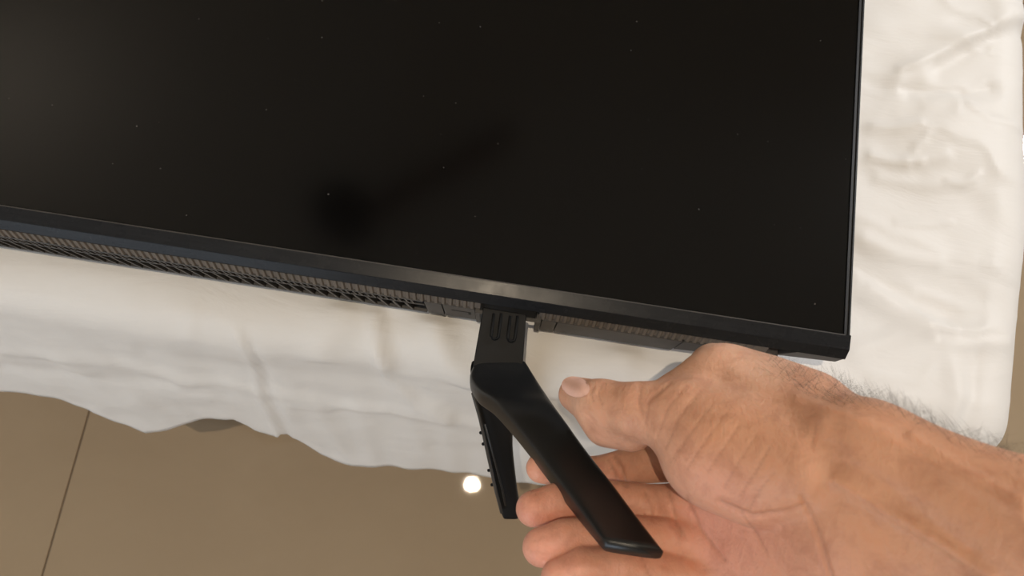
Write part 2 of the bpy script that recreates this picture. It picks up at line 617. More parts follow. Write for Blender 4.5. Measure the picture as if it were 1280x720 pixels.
xs = axis([(-1.215, -0.70, 0.03), (-0.70, 0.22, 0.0045), (0.22, IX1, 0.0025)])
ys = axis([(IY0, 0.66, 0.0035), (0.66, 1.92, 0.04)])
SK = 52
RK = 26
# rows: SK skirt rows (v<0) then the top rows; columns: the top columns then RK columns on the right side
rows = [('s', 1 - i / SK) for i in range(SK)] + [('t', y) for y in ys]
cols = [('t', x) for x in xs] + [('s', (i + 1) / RK) for i in range(RK)]
RE = 0.23
verts = []
flat = []
onside = []
for rk, rv in rows:
    for ck, cv in cols:
        X = cv if ck == 't' else IX1
        ex_ = 0.0 if ck == 't' else cv ** 1.15 * RE
        Y = rv if rk == 't' else IY0
        ey_ = 0.0 if rk == 't' else rv ** 1.1 * hem_len(X)
        if rk == 's' and ck == 's':
            ey_ *= 1 - 0.25 * cv
        e = math.hypot(ex_, ey_)
        if e == 0:
            verts.append((X, Y, BZ)); nrm = (0, 0)
        else:
            nx, ny = ex_ / e, -ey_ / e
            th = TH_F * ny * ny + TH_R * nx * nx
            ee = e if not (rk == 's' and ck == 's') else max(ex_, ey_) * (1 + 0.10 * min(ex_, ey_) / max(ex_, ey_))
            h, dr = hang(ee, th)
            verts.append((X + nx * h, Y + ny * h, BZ - dr))
        flat.append((X + ex_, Y - ey_))
        onside.append((ex_, ey_))
V = np.array(verts); F2 = np.array(flat); S2 = np.array(onside)
nr_, nc_ = len(rows), len(cols)
G = V.reshape(nr_, nc_, 3)
du = np.gradient(G, axis=1); dv = np.gradient(G, axis=0)
NRM = np.cross(du, dv); NRM /= np.maximum(np.linalg.norm(NRM, axis=2, keepdims=True), 1e-9)
NRM = NRM.reshape(-1, 3)
if NRM[(nr_ - 5) * nc_ + 5][2] < 0:
    NRM = -NRM
disp = np.zeros(len(V))
side = np.clip(np.maximum(S2[:, 0], S2[:, 1]) / 0.06, 0, 1)
for i in range(len(V)):
    x, y = F2[i]
    if x < -0.72 or y > 0.68:
        continue
    n1 = noise.noise(Vector((x * 9, y * 14, 1.3)))
    n2 = noise.noise(Vector((x * 24 + n1, y * 30 + 2 * n1, 5.1)))
    n3 = 1 - abs(noise.noise(Vector((x * 13 + 4 + n2, y * 20 - n1, 9.7)))) * 2
    right = min(max((x - 0.21) / 0.06, 0), 1)
    a = 0.0022 + 0.0036 * right
    # weight of the television presses the duvet flat
    press = 1.0
    if x < 0.23 and y > 0.10:
        press = 0.0
    elif x < 0.26 and y > 0.08:
        press = max(0.0, min(1.0, max((x - 0.23) / 0.03, (0.10 - y) / 0.02)))
    calm = 1 - 0.75 * min(1, S2[i][0] / 0.03)
    disp[i] = (n1 * a * 1.5 + n2 * a * 0.22 + (n3 ** 3 - 0.3) * a * 0.28) * press * calm
    # vertical billows of the hanging side
    if S2[i][1] > 0.03:
        k = min(1, (S2[i][1] - 0.03) / 0.12)
        disp[i] += k * (0.006 * noise.noise(Vector((x * 14, y * 4, 3.3))) + 0.003 * noise.noise(Vector((x * 40, y * 10, 7.7))))
top = V[:, 2] > BZ - 0.03
pressed = (V[:, 0] < 0.235) & (V[:, 1] > 0.105)
for pts, amp, wd, _ in TOP_FOLDS:
    d = poly_dist(V[:, :2], pts)
    disp += np.where(top & ~pressed, amp * np.exp(-(d / wd) ** 2), 0)
pxy = project(V)
front = (S2[:, 1] > 0.005)
for pts, amp, wd in SIDE_FOLDS:
    d = poly_dist(pxy, pts)
    disp += np.where(front, 0.6 * amp * np.exp(-(d / wd) ** 2), 0)
# a soft double seam along the hem
V = V + NRM * disp[:, None]
# the side bulges a little more further up the bed
V[:, 0] -= 0.016 * np.clip((V[:, 0] - 0.30) / 0.08, 0, 1) * np.clip((0.26 - V[:, 1]) / 0.16, 0, 1)
faces = []
for i in range(nr_ - 1):
    for j in range(nc_ - 1):
        a = i * nc_ + j
        faces.append((a, a + 1, a + nc_ + 1, a + nc_))
me = mesh('duvet', V, faces)
duvet = link('duvet', me, M_sheet, None, True)
tag(duvet, 'white satin duvet covering the bed, hanging over its front edge with a wavy hem', 'bedding')
so = duvet.modifiers.new('thickness', 'SOLIDIFY')
so.thickness = 0.004
so.offset = -1

# ---------------------------------------------------------------- television
SZ = 0.62
TX0_, TX1_ = -0.735, 0.2285
YB, YS = 0.1092, 0.1258           # lower rim of the frame, lower edge of the panel
YT = YB + 0.560
tv = bpy.data.objects.new('television', None)
COL.objects.link(tv)
tv.location = (0, 0, 0)
tag(tv, 'black flat screen television lying face up on the white duvet, vents along lower edge', 'television')
box('screen', TX0_ + 0.004, TX1_ - 0.0050, YS, YT - 0.004, SZ - 0.004, SZ - 0.0006, M_screen, tv)
# bottom bezel: raised lip, flat front, soft chamfer
prism_x('bezel', [(YS - 0.0008, SZ - 0.006), (YS - 0.0006, SZ + 0.0004), (YS - 0.0013, SZ + 0.0011), (0.1152, SZ - 0.0003), (0.1146, SZ - 0.0006),
                  (YB + 0.0003, SZ - 0.0062), (YB, SZ - 0.0068), (YB + 0.0010, SZ - 0.0074), (YB + 0.003, SZ - 0.0074)], TX0_ + 0.0006, TX1_, M_bezel, tv)
for sx_, x_ in ((1, TX1_), (-1, TX0_)):
    prism_y('bezel', [(x_, SZ - 0.0195), (x_, SZ - 0.0006), (x_ - sx_ * 0.0006, SZ + 0.0006), (x_ - sx_ * 0.0016, SZ + 0.0006),
                      (x_ - sx_ * 0.0019, SZ - 0.0004), (x_ - sx_ * 0.0026, SZ - 0.0004), (x_ - sx_ * 0.0029, SZ + 0.0005),
                      (x_ - sx_ * 0.0046, SZ + 0.0005), (x_ - sx_ * 0.0050, SZ - 0.006), (x_ - sx_ * 0.0050, SZ - 0.0195)], YS - 0.0005, YT, M_black, tv)
prism_x('bezel', [(YT, SZ - 0.0195), (YT, SZ - 0.0006), (YT - 0.0006, SZ + 0.0006), (YT - 0.0046, SZ + 0.0005), (YT - 0.005, SZ - 0.006), (YT - 0.005, SZ - 0.0195)],
        TX0_ + 0.005, TX1_ - 0.005, M_black, tv)
prism_x('bezel_edge_highlight', [(YS - 0.0016, SZ + 0.0007), (YS - 0.0016, SZ + 0.00125), (YS - 0.0009, SZ + 0.00125), (YS - 0.0006, SZ + 0.0006)], TX0_ + 0.004, TX1_ - 0.004, M_slat, tv)  # lighter strip paints in the highlight line along the lip
# body behind the ribs
body = bmesh.new()
prof = [(TX0_ + 0.001, SZ - 0.0065), (TX1_ - 0.0015, SZ - 0.0065), (TX1_ - 0.0015, SZ - 0.0215), (0.197, SZ - 0.0235), (0.186, SZ - 0.034), (0.118, SZ - 0.050),
        (-0.640, SZ - 0.053), (-0.70, SZ - 0.034), (TX0_ + 0.001, SZ - 0.0215)]
a = [body.verts.new((x, YB + 0.0055, z)) for x, z in prof]
b = [body.verts.new((x, YT - 0.006, z)) for x, z in prof]
body.faces.new(a); body.faces.new(b[::-1])
for i in range(len(prof)):
    body.faces.new([a[i], b[i], b[(i + 1) % len(prof)], a[(i + 1) % len(prof)]])
link('back_cover', bm_mesh('back_cover', body), M_dark, tv)
# rib strip: a joined row of fine vertical ribs (too fine to pick apart) on a backing
RZ1, RZ0 = SZ - 0.0072, SZ - 0.0185
YR = YB + 0.0010
YRB = 0.1068
FOOT_X0, FOOT_X1 = -0.0275, 0.0110


def rib_row(x0, x1):
    bm = bmesh.new()
    n = int((x1 - x0) / 0.0052)
    for i in range(n):
        x = x0 + i * 0.0052
        vs_ = [bm.verts.new(p) for p in ((x, YRB + 0.0013, RZ0), (x + 0.0009, YRB, RZ0), (x + 0.0029, YRB, RZ0), (x + 0.0038, YRB + 0.0013, RZ0),
                                         (x, YR + 0.0013, RZ1), (x + 0.0009, YR, RZ1), (x + 0.0029, YR, RZ1), (x + 0.0038, YR + 0.0013, RZ1))]
        for f in ((0, 1, 5, 4), (1, 2, 6, 5), (2, 3, 7, 6), (4, 5, 6, 7), (3, 2, 1, 0)):
            bm.faces.new([vs_[k] for k in f])
    back = prism_x('rib_backing', [(YRB + 0.0012, RZ0), (YR + 0.0012, RZ1), (YB + 0.0058, RZ1), (YB + 0.0058, RZ0)], x0 - 0.001, x1 + 0.001, M_rib, tv)
    o = link('fine_ribs', bm_mesh('fine_ribs', bm), M_rib, back)
    o['kind'] = 'stuff'


rib_row(-0.728, FOOT_X0 - 0.002)
rib_row(FOOT_X1 + 0.004, 0.176)
# ledge line under the ribs
LY = 0.1064                  # the lower, thicker back part stands a little proud
LZ1, LZ0 = SZ - 0.0185, SZ - 0.0560


def lower(name, x0, x1, mat, z0a=None, z0b=None, y=LY, z1=LZ1, yb=None):
    z0a = LZ0 if z0a is None else z0a
    z0b = z0a if z0b is None else z0b
    yb = YB + 0.0056 if yb is None else yb
    bm = bmesh.new()
    vs_ = [bm.verts.new(p) for p in ((x0, y, z0a), (x1, y, z0b), (x1, yb, z0b), (x0, yb, z0a), (x0, y, z1), (x1, y, z1), (x1, yb, z1), (x0, yb, z1))]
    for f in ((0, 3, 2, 1), (4, 5, 6, 7), (0, 1, 5, 4), (1, 2, 6, 5), (2, 3, 7, 6), (3, 0, 4, 7)):
        bm.faces.new([vs_[i] for i in f])
    return link(name, bm_mesh(name, bm, 0.0003, 1), mat, tv)


VX0, VX1 = -0.690, -0.0700
# vent grille: two rails, a middle rail, slats
lower('vent_rail', VX0 - 0.004, VX1, M_slat, SZ - 0.0202, y=LY, z1=LZ1)
lower('vent_rail', VX0 - 0.004, VX1, M_slat, LZ0, y=LY, z1=LZ0 + 0.0022)
lower('vent_rail', VX0 - 0.004, VX1, M_slat, SZ - 0.0328, y=LY + 0.0003, z1=SZ - 0.0314)
PIT = 0.0096


def slat_mesh(xt, xb, zt, zb, wd, y0, y1):
    bm = bmesh.new()
    vs_ = [bm.verts.new(p) for p in ((xb, y0, zb), (xb + wd, y0, zb), (xb + wd, y1, zb), (xb, y1, zb),
                                     (xt, y0, zt), (xt + wd, y0, zt), (xt + wd, y1, zt), (xt, y1, zt))]
    for f in ((0, 3, 2, 1), (4, 5, 6, 7), (0, 1, 5, 4), (1, 2, 6, 5), (2, 3, 7, 6), (3, 0, 4, 7)):
        bm.faces.new([vs_[i] for i in f])
    me = bm_mesh('vent_slat', bm)
    me.materials.append(M_slat)
    return me


long_me = slat_mesh(0, 0.0030, SZ - 0.0326, LZ0 + 0.0018, 0.0021, LY + 0.0001, LY + 0.0046)
short_me = slat_mesh(0, 0.0016, SZ - 0.0200, SZ - 0.0316, 0.0015, LY + 0.0004, LY + 0.0046)
ns = int((VX1 - VX0) / PIT)
for i in range(ns):
    o = link('vent_slat', long_me, None, tv); o.location = (VX0 + i * PIT, 0, 0)
for i in range(ns):
    o = link('vent_slat', short_me, None, tv); o.location = (VX0 + i * PIT + 0.001, 0, 0)
    o = link('vent_slat', short_me, None, tv); o.location = (VX0 + i * PIT + 0.0052, 0, 0)
# plain covers between grille and foot socket, and right of it
g = 0.0007
lower('cover_panel', VX1 + 0.0008, VX1 + 0.0135, M_cover)
lower('cover_panel', VX1 + 0.0135 + g, FOOT_X0 - 0.0048, M_cover)
box('clip_groove', VX1 + 0.0200, VX1 + 0.0345, LY - 0.0002, LY + 0.0004, SZ - 0.0315, SZ - 0.0308, M_dark, tv)
box('clip_groove', VX1 + 0.0325, VX1 + 0.0345, LY - 0.0002, LY + 0.0004, SZ - 0.0385, SZ - 0.0315, M_dark, tv)
lower('socket_cheek', FOOT_X0 - 0.0044, FOOT_X0 - 0.0010, M_cover, LZ0 - 0.0015, y=LY - 0.0012)
lower('socket_cheek', FOOT_X1 + 0.0012, FOOT_X1 + 0.0050, M_cover, LZ0 - 0.0015, y=LY - 0.0012)
lower('cover_panel', FOOT_X1 + 0.0055, FOOT_X1 + 0.0160, M_cover)
lower('cover_panel', FOOT_X1 + 0.0160 + g, 0.1180, M_cover)
lower('cover_panel', 0.1180 + g, 0.1860, M_cover, SZ - 0.0500, SZ - 0.0340)
# corner shoe and the slanting seam beside it
bm = bmesh.new()
pr = [(0.197, SZ - 0.0066), (TX1_ - 0.0004, SZ - 0.0066), (TX1_ - 0.0004, SZ - 0.0215), (0.1875, SZ - 0.0290)]
a = [bm.verts.new((x, YB + 0.0004, z)) for x, z in pr]; b = [bm.verts.new((x, YB + 0.012, z)) for x, z in pr]
bm.faces.new(a); bm.faces.new(b[::-1])
for i in range(4):
    bm.faces.new([a[i], b[i], b[(i + 1) % 4], a[(i + 1) % 4]])
link('corner_cover', bm_mesh('corner_cover', bm), M_cover, tv)
# socket the foot slides into: dark hollow with a thin cross rail
box('socket_hollow', FOOT_X0 - 0.0012, FOOT_X1 + 0.0012, YB + 0.0050, YB + 0.0058, LZ0 + 0.001, SZ - 0.0066, M_dark, tv)
box('socket_rail', FOOT_X0 - 0.0040, FOOT_X1 + 0.0045, LY - 0.0022, LY + 0.0002, SZ - 0.0196, SZ - 0.0180, M_slat, tv)

# ---------------------------------------------------------------- foot (being pushed into the socket)
foot = bpy.data.objects.new('detachable_stand', None)
COL.objects.link(foot)
foot.location = (0, 0, 0)
tag(foot, 'black plastic V shaped stand held in the hand and slotted into the screen edge', 'stand')


def loft(name, secs, mat, thick_dir, parent, n=28, power=4.5, caps=True, flip=False):
    """secs: (left point, right point, thickness); front face lies on the left-right line, the body goes back along thick_dir"""
    vv, ff = [], []
    td0 = Vector(thick_dir).normalized()
    for L, R, t in secs:
        L = Vector(L); R = Vector(R)
        c = (L + R) / 2
        wv = (R - L) / 2
        td = (td0 - wv.normalized() * td0.dot(wv.normalized())).normalized()
        for k in range(n):
            a = 2 * math.pi * k / n
            ca, sa = math.cos(a), math.sin(a)
            u = math.copysign(abs(ca) ** (2 / power), ca)
            q = math.copysign(abs(sa) ** (2 / power), sa)
            vv.append(c + wv * u + td * (t / 2) * (1 + q))
    m = len(secs)
    for i in range(m - 1):
        for k in range(n):
            a = i * n + k; b = i * n + (k + 1) % n
            ff.append((a, b, b + n, a + n))
    if caps:
        ff.append(tuple(range(n))[::-1])
        ff.append(tuple((m - 1) * n + k for k in range(n)))
    me = mesh(name, vv, ff)
    bm = bmesh.new(); bm.from_mesh(me)
    bmesh.ops.recalc_face_normals(bm, faces=bm.faces)
    bm.to_mesh(me); bm.free()
    return link(name, me, mat, parent, True)


def spline(pts, n):
    """Catmull-Rom through rows of numbers"""
    P = np.array(pts, float)
    P = np.vstack([2 * P[0] - P[1], P, 2 * P[-1] - P[-2]])
    out = []
    for i in range(1, len(P) - 2):
        for k in range(n):
            t = k / n
            out.append(0.5 * ((2 * P[i]) + (-P[i - 1] + P[i + 1]) * t + (2 * P[i - 1] - 5 * P[i] + 4 * P[i + 1] - P[i + 2]) * t * t
                              + (-P[i - 1] + 3 * P[i] - 3 * P[i + 1] + P[i + 2]) * t ** 3))
    out.append(P[-2])
    return out


# front prong: (Lx, Ly, Rx, Ry, z, thickness)
FR = [(592, 452, 658, 450, .6015, .016), (587, 468, 671, 470, .611, .018), (598, 484, 684, 489, .628, .020), (618, 497, 695, 505, .646, .020),
      (640, 523, 710, 526, .662, .019), (668, 558, 735, 561, .683, .018), (700, 600, 768, 603, .707, .017), (730, 640, 799, 645, .729, .014), (757, 676, 831, 687, .749, .010)]
secs = []
for r in spline(FR, 5):
    secs.append((at(r[0], r[1], r[4]), at(r[2], r[3], r[4]), r[5]))
loft('front_prong', secs, M_foot, (-0.28, -0.55, -0.8), foot, power=5.0)
# end cap of the prong: thin wedge rim
RR = [(587, 466, 640, 472, .600, .016), (588, 488, 640, 500, .588, .018), (596, 520, 640, 530, .566, .018), (607, 565, 641, 565, .540, .016),
      (618, 615, 646, 615, .515, .014), (624, 638, 649, 640, .503, .012), (629, 649, 648, 649, .498, .008)]
secs = []
for r in spline(RR, 4):
    secs.append((at(r[0], r[1], r[4]), at(r[2], r[3], r[4]), r[5]))
rear = loft('rear_prong', secs, M_foot2, (0.1, 0.5, -0.5), foot, power=5.0)


def px_box(name, quad, z, t, mat, parent, tdir=(0, 0, -1)):
    """flat plate with the four given corners, thickness t"""
    P = [Vector(at(p[0], p[1], z if not hasattr(z, '__len__') else z[i])) for i, p in enumerate(quad)]
    d = Vector(tdir).normalized() * t
    vv = P + [p + d for p in P]
    n = len(P)
    ff = [tuple(range(n)), tuple(range(2 * n - 1, n - 1, -1))] + [(i, (i + 1) % n, (i + 1) % n + n, i + n) for i in range(n)]
    bm = bmesh.new(); me = mesh(name, vv, ff); bm.from_mesh(me)
    return link(name, bm_mesh(name, bm, 0.0006, 2), mat, parent)


# raised rim along both sides of the rear prong (it is a channel) with two small lugs
def rod(name, pts, r, mat, parent, n=8):
    vv, ff = [], []
    for i, p in enumerate(pts):
        p = Vector(p)
        d = (Vector(pts[min(i + 1, len(pts) - 1)]) - Vector(pts[max(i - 1, 0)])).normalized()
        a = d.orthogonal().normalized(); b = d.cross(a)
        for k in range(n):
            t = 2 * math.pi * k / n
            vv.append(p + (a * math.cos(t) + b * math.sin(t)) * r)
    for i in range(len(pts) - 1):
        for k in range(n):
            ff.append((i * n + k, i * n + (k + 1) % n, (i + 1) * n + (k + 1) % n, (i + 1) * n + k))
    ff.append(tuple(range(n))[::-1]); ff.append(tuple((len(pts) - 1) * n + k for k in range(n)))
    return link(name, mesh(name, vv, ff), mat, parent, True)


rod('channel_rim', [at(591, 492, .592), at(599, 520, .570), at(609, 565, .544), at(620, 615, .519), at(627, 641, .506)], 0.0012, M_slat, rear)
rod('channel_rim', [at(606, 530, .572), at(618, 575, .546), at(628, 612, .524), at(632, 632, .514)], 0.0008, M_foot, rear)
for px, py, z in ((601, 541, .557), (604, 555, .549), (611, 588, .532), (615, 606, .522)):
    p = at(px, py, z)
    bm = bmesh.new()
    bmesh.ops.create_icosphere(bm, subdivisions=1, radius=0.0015)
    bmesh.ops.translate(bm, vec=Vector(p), verts=bm.verts)
    link('lug', bm_mesh('lug', bm), M_foot2, rear)

# tab that enters the socket, with two U shaped slots cut as grooves
tab_y = YB - 0.0005
tabv = px_box('mounting_tab', [(604, 384), (658, 393), (653, 462), (591, 458)], [.609, .609, .602, .602], 0.010, M_foot2, foot, (0, 0, -1))


def slot_ring(name, cx, cy, hw_, h1, z, mat):
    pts = []
    for k in range(9):
        a = math.pi * k / 8
        pts.append((cx + 1.0 + math.cos(a) * hw_, cy + math.sin(a) * hw_))
    pts = [(cx + 4.5 + hw_, cy - h1)] + pts + [(cx + 4.5 - hw_, cy - h1)]
    return rod(name, [at(px, py, z) for px, py in pts], 0.0011, mat, tabv, 6)


slot_ring('slot_rim', 617.5, 419, 4.6, 27, .6085, M_dark)
slot_ring('slot_rim', 638.0, 422, 4.6, 27, .6085, M_dark)

# ---------------------------------------------------------------- hand and forearm
H = 0.0014


class Field:
    def __init__(s, lo, hi):
        s.lo = np.array(lo); s.n = np.ceil((np.array(hi) - s.lo) / H).astype(int) + 1
        s.ax = [s.lo[i] + np.arange(s.n[i]) * H for i in range(3)]

    def blank(s):
        return np.full(tuple(s.n), 0.05, np.float32)

    def cone(s, d, a, b, ra, rb, k, flat=None):
        """smooth-unite a tapered capsule into d. flat=(dir, factor) squashes it along dir"""
        a = np.asarray(a, float); b = np.asarray(b, float)
        m = max(ra, rb) * (1.6 if flat else 1.0) + max(k * 2, 0.012)
        i0 = np.clip(np.floor((np.minimum(a, b) - m - s.lo) / H).astype(int), 0, s.n)
        i1 = np.clip(np.ceil((np.maximum(a, b) + m - s.lo) / H).astype(int) + 1, 0, s.n)
        if np.any(i1 <= i0):
            return
        sl = tuple(slice(i0[i], i1[i]) for i in range(3))
        X = s.ax[0][sl[0]][:, None, None] - a[0]; Y = s.ax[1][sl[1]][None, :, None] - a[1]; Z = s.ax[2][sl[2]][None, None, :] - a[2]
        ab = b - a
        L2 = max(ab @ ab, 1e-12)
        t = np.clip((X * ab[0] + Y * ab[1] + Z * ab[2]) / L2, 0, 1)
        X = X - t * ab[0]; Y = Y - t * ab[1]; Z = Z - t * ab[2]
        if flat:
            u = np.asarray(flat[0], float); u = u / np.linalg.norm(u)
            q = X * u[0] + Y * u[1] + Z * u[2]
            f = flat[1]
            X = X + q * u[0] * (f - 1); Y = Y + q * u[1] * (f - 1); Z = Z + q * u[2] * (f - 1)
        e = (np.sqrt(X * X + Y * Y + Z * Z) - (ra + (rb - ra) * t)).astype(np.float32)
        o = d[sl]
        if k > 0:
            h = np.maximum(k - np.abs(o - e), 0) / k
            d[sl] = np.minimum(o, e) - h * h * h * k / 6
        else:
            d[sl] = np.minimum(o, e)


def smin(a, b, k):
    h = np.maximum(k - np.abs(a - b), 0) / k
    return np.minimum(a, b) - h * h * h * k / 6


def surface_nets(d, lo, h):
    s = d < 0
    nx, ny, nz = d.shape
    cnt = np.zeros((nx - 1, ny - 1, nz - 1), np.int8)
    for dx in (0, 1):
        for dy in (0, 1):
            for dz in (0, 1):
                cnt += s[dx:nx - 1 + dx, dy:ny - 1 + dy, dz:nz - 1 + dz]
    act = (cnt > 0) & (cnt < 8)
    idx = np.argwhere(act)
    ids = np.full(act.shape, -1, np.int32)
    ids[act] = np.arange(len(idx))
    acc = np.zeros((len(idx), 3)); w_ = np.zeros(len(idx))
    corners = [(x, y, z) for x in (0, 1) for y in (0, 1) for z in (0, 1)]
    vals = {c: d[idx[:, 0] + c[0], idx[:, 1] + c[1], idx[:, 2] + c[2]] for c in corners}
    for a in corners:
        for ax in range(3):
            if a[ax] == 0:
                b = list(a); b[ax] = 1; b = tuple(b)
                va, vb = vals[a], vals[b]
                cr = (va < 0) != (vb < 0)
                t = np.where(cr, va / np.where(cr, va - vb, 1), 0)
                p = np.tile(np.array(a, float), (len(idx), 1)); p[:, ax] = t
                acc += p * cr[:, None]; w_ += cr
    P = lo + (idx + acc / w_[:, None]) * h
    quads = []
    for ax in range(3):
        s0 = [slice(None)] * 3; s1 = [slice(None)] * 3
        s0[ax] = slice(0, -1); s1[ax] = slice(1, None)
        A, B = s[tuple(s0)], s[tuple(s1)]
        e = np.argwhere(A != B)
        o1, o2 = (ax + 1) % 3, (ax + 2) % 3
        e = e[(e[:, o1] > 0) & (e[:, o2] > 0) & (e[:, o1] < d.shape[o1] - 1) & (e[:, o2] < d.shape[o2] - 1)]
        inside = A[e[:, 0], e[:, 1], e[:, 2]]
        c = []
        for q1, q2 in ((0, 0), (-1, 0), (-1, -1), (0, -1)):
            f = e.copy(); f[:, o1] += q1; f[:, o2] += q2
            c.append(ids[f[:, 0], f[:, 1], f[:, 2]])
        Q = np.stack(c, 1)
        Q[~inside] = Q[~inside][:, ::-1]
        quads.append(Q[(Q >= 0).all(1)])
    return P, np.concatenate(quads)


def J(px, py, z):
    return at(px, py, z)


F = Field((-0.03, -0.36, 0.60), (0.56, 0.16, 1.02))
VIEW = np.array([0, 0, 1.0])

# palm and forearm mass
palm = F.blank()
#   forearm: two bones side by side, wrapped in muscle
F.cone(palm, J(1085, 568, .792), J(1330, 684, .835), .0215, .0270, .0)
F.cone(palm, J(1060, 655, .782), J(1330, 750, .825), .0215, .0285, .022)
F.cone(palm, J(1330, 684, .835), J(1700, 812, .875), .0270, .0370, .02)
F.cone(palm, J(1700, 830, .870), (0.50, -0.22, 0.93), .0370, .0400, .02)
F.cone(palm, J(1330, 750, .825), J(1700, 880, .865), .0285, .0370, .022)
#   wrist to knuckles
F.cone(palm, J(1085, 572, .792), J(935, 510, .735), .0215, .0185, .020)
F.cone(palm, J(1085, 600, .790), J(905, 590, .715), .0215, .0165, .018)
F.cone(palm, J(1070, 640, .785), J(900, 640, .712), .0220, .0165, .018)
F.cone(palm, J(1070, 680, .780), J(905, 700, .715), .0230, .0160, .018)
F.cone(palm, J(1070, 710, .778), J(930, 755, .722), .0240, .0165, .018)
#   back of the hand rising behind the thumb: second metacarpal knuckle
F.cone(palm, J(1010, 520, .750), J(893, 462, .708), .0170, .0125, .016)
F.cone(palm, J(893, 462, .710), J(880, 540, .695), .0125, .0150, .014)
F.cone(palm, J(900, 472, .728), J(850, 496, .722), .0150, .0140, .014)
F.cone(palm, J(905, 480, .730), J(1000, 530, .755), .0180, .0210, .020)
F.cone(palm, J(935, 478, .726), J(1010, 512, .750), .0140, .0170, .016)
F.cone(palm, J(1085, 560, .780), J(960, 490, .735), .0190, .0150, .014)

# thumb with its ball
thumb = F.blank()
F.cone(thumb, J(1010, 590, .782), J(905, 560, .752), .0225, .0270, 0)
F.cone(thumb, J(905, 560, .752), J(862, 530, .742), .0270, .0210, .014)
F.cone(thumb, J(945, 610, .765), J(880, 575, .748), .0180, .0190, .014)
F.cone(thumb, J(862, 522, .742), J(800, 515, .728), .0190, .0150, .010)
F.cone(thumb, J(800, 514, .728), J(752, 508, .708), .0148, .0145, .006)
F.cone(thumb, J(752, 508, .708), J(720, 493, .686), .0145, .0104, .006)
F.cone(thumb, J(758, 532, .705), J(790, 538, .716), .0120, .0115, .008)
body_ = smin(palm, thumb, 0.012)

# fingers: tip to knuckle
fingers = {
    'index': [((676, 585, .666), .0090), ((700, 588, .660), .0098), ((745, 592, .661), .0100), ((790, 582, .672), .0108), ((870, 572, .702), .0125)],
    'middle': [((667, 636, .694), .0100), ((695, 629, .692), .0106), ((742, 622, .690), .0106), ((820, 632, .696), .0112), ((895, 630, .712), .0135)],
    'ring': [((677, 684, .710), .0103), ((706, 676, .710), .0110), ((756, 668, .708), .0110), ((835, 676, .708), .0118), ((905, 690, .715), .0140)],
    'pinky': [((700, 723, .722), .0100), ((728, 712, .722), .0106), ((775, 708, .720), .0108), ((850, 722, .716), .0115), ((925, 748, .722), .0140)],
}
out = body_.copy()
fields = []
for nme, ch in fingers.items():
    f = F.blank()
    for (a, ra), (b, rb) in zip(ch[:-1], ch[1:]):
        F.cone(f, J(*a), J(*b), ra, rb, 0.003)
    fields.append(f)
fall = fields[0]
for f in fields[1:]:
    fall = smin(fall, f, 0.0012)
# blend with the palm only: softer there, tight against the thumb
pf = smin(palm, fall, 0.008)
kk = 0.004 + 0.012 * np.clip((F.ax[1] - float(J(850, 560, .74)[1])) / 0.012, 0, 1)[None, :, None].astype(np.float32)
out = smin(pf, thumb, kk)
P, Q = surface_nets(out, F.lo, H)
del palm, thumb, body_, fields, fall, pf

# Laplacian smoothing a little
def smooth_mesh(P, Q, it=3, lam=0.5):
    e = np.concatenate([Q[:, [0, 1]], Q[:, [1, 2]], Q[:, [2, 3]], Q[:, [3, 0]]])
    for _ in range(it):
        acc = np.zeros_like(P); c = np.zeros(len(P))
        for k in range(3):
            acc[:, k] = np.bincount(e[:, 0], P[e[:, 1], k], len(P)) + np.bincount(e[:, 1], P[e[:, 0], k], len(P))
        c = np.bincount(e[:, 0], minlength=len(P)) + np.bincount(e[:, 1], minlength=len(P))
        P = P + lam * (acc / np.maximum(c, 1)[:, None] - P)
    return P


def vnormals(P, Q):
    n = np.cross(P[Q[:, 2]] - P[Q[:, 0]], P[Q[:, 3]] - P[Q[:, 1]])
    N_ = np.zeros_like(P)
    for i in range(4):
        for k in range(3):
            N_[:, k] += np.bincount(Q[:, i], n[:, k], len(P))
    return N_ / np.maximum(np.linalg.norm(N_, axis=1, keepdims=True), 1e-12)


P = smooth_mesh(P, Q, 3)
NV = vnormals(P, Q)
px_ = project(P)
facing = np.clip(((CAM - P) * NV).sum(1) / np.linalg.norm(CAM - P, axis=1), 0, 1)
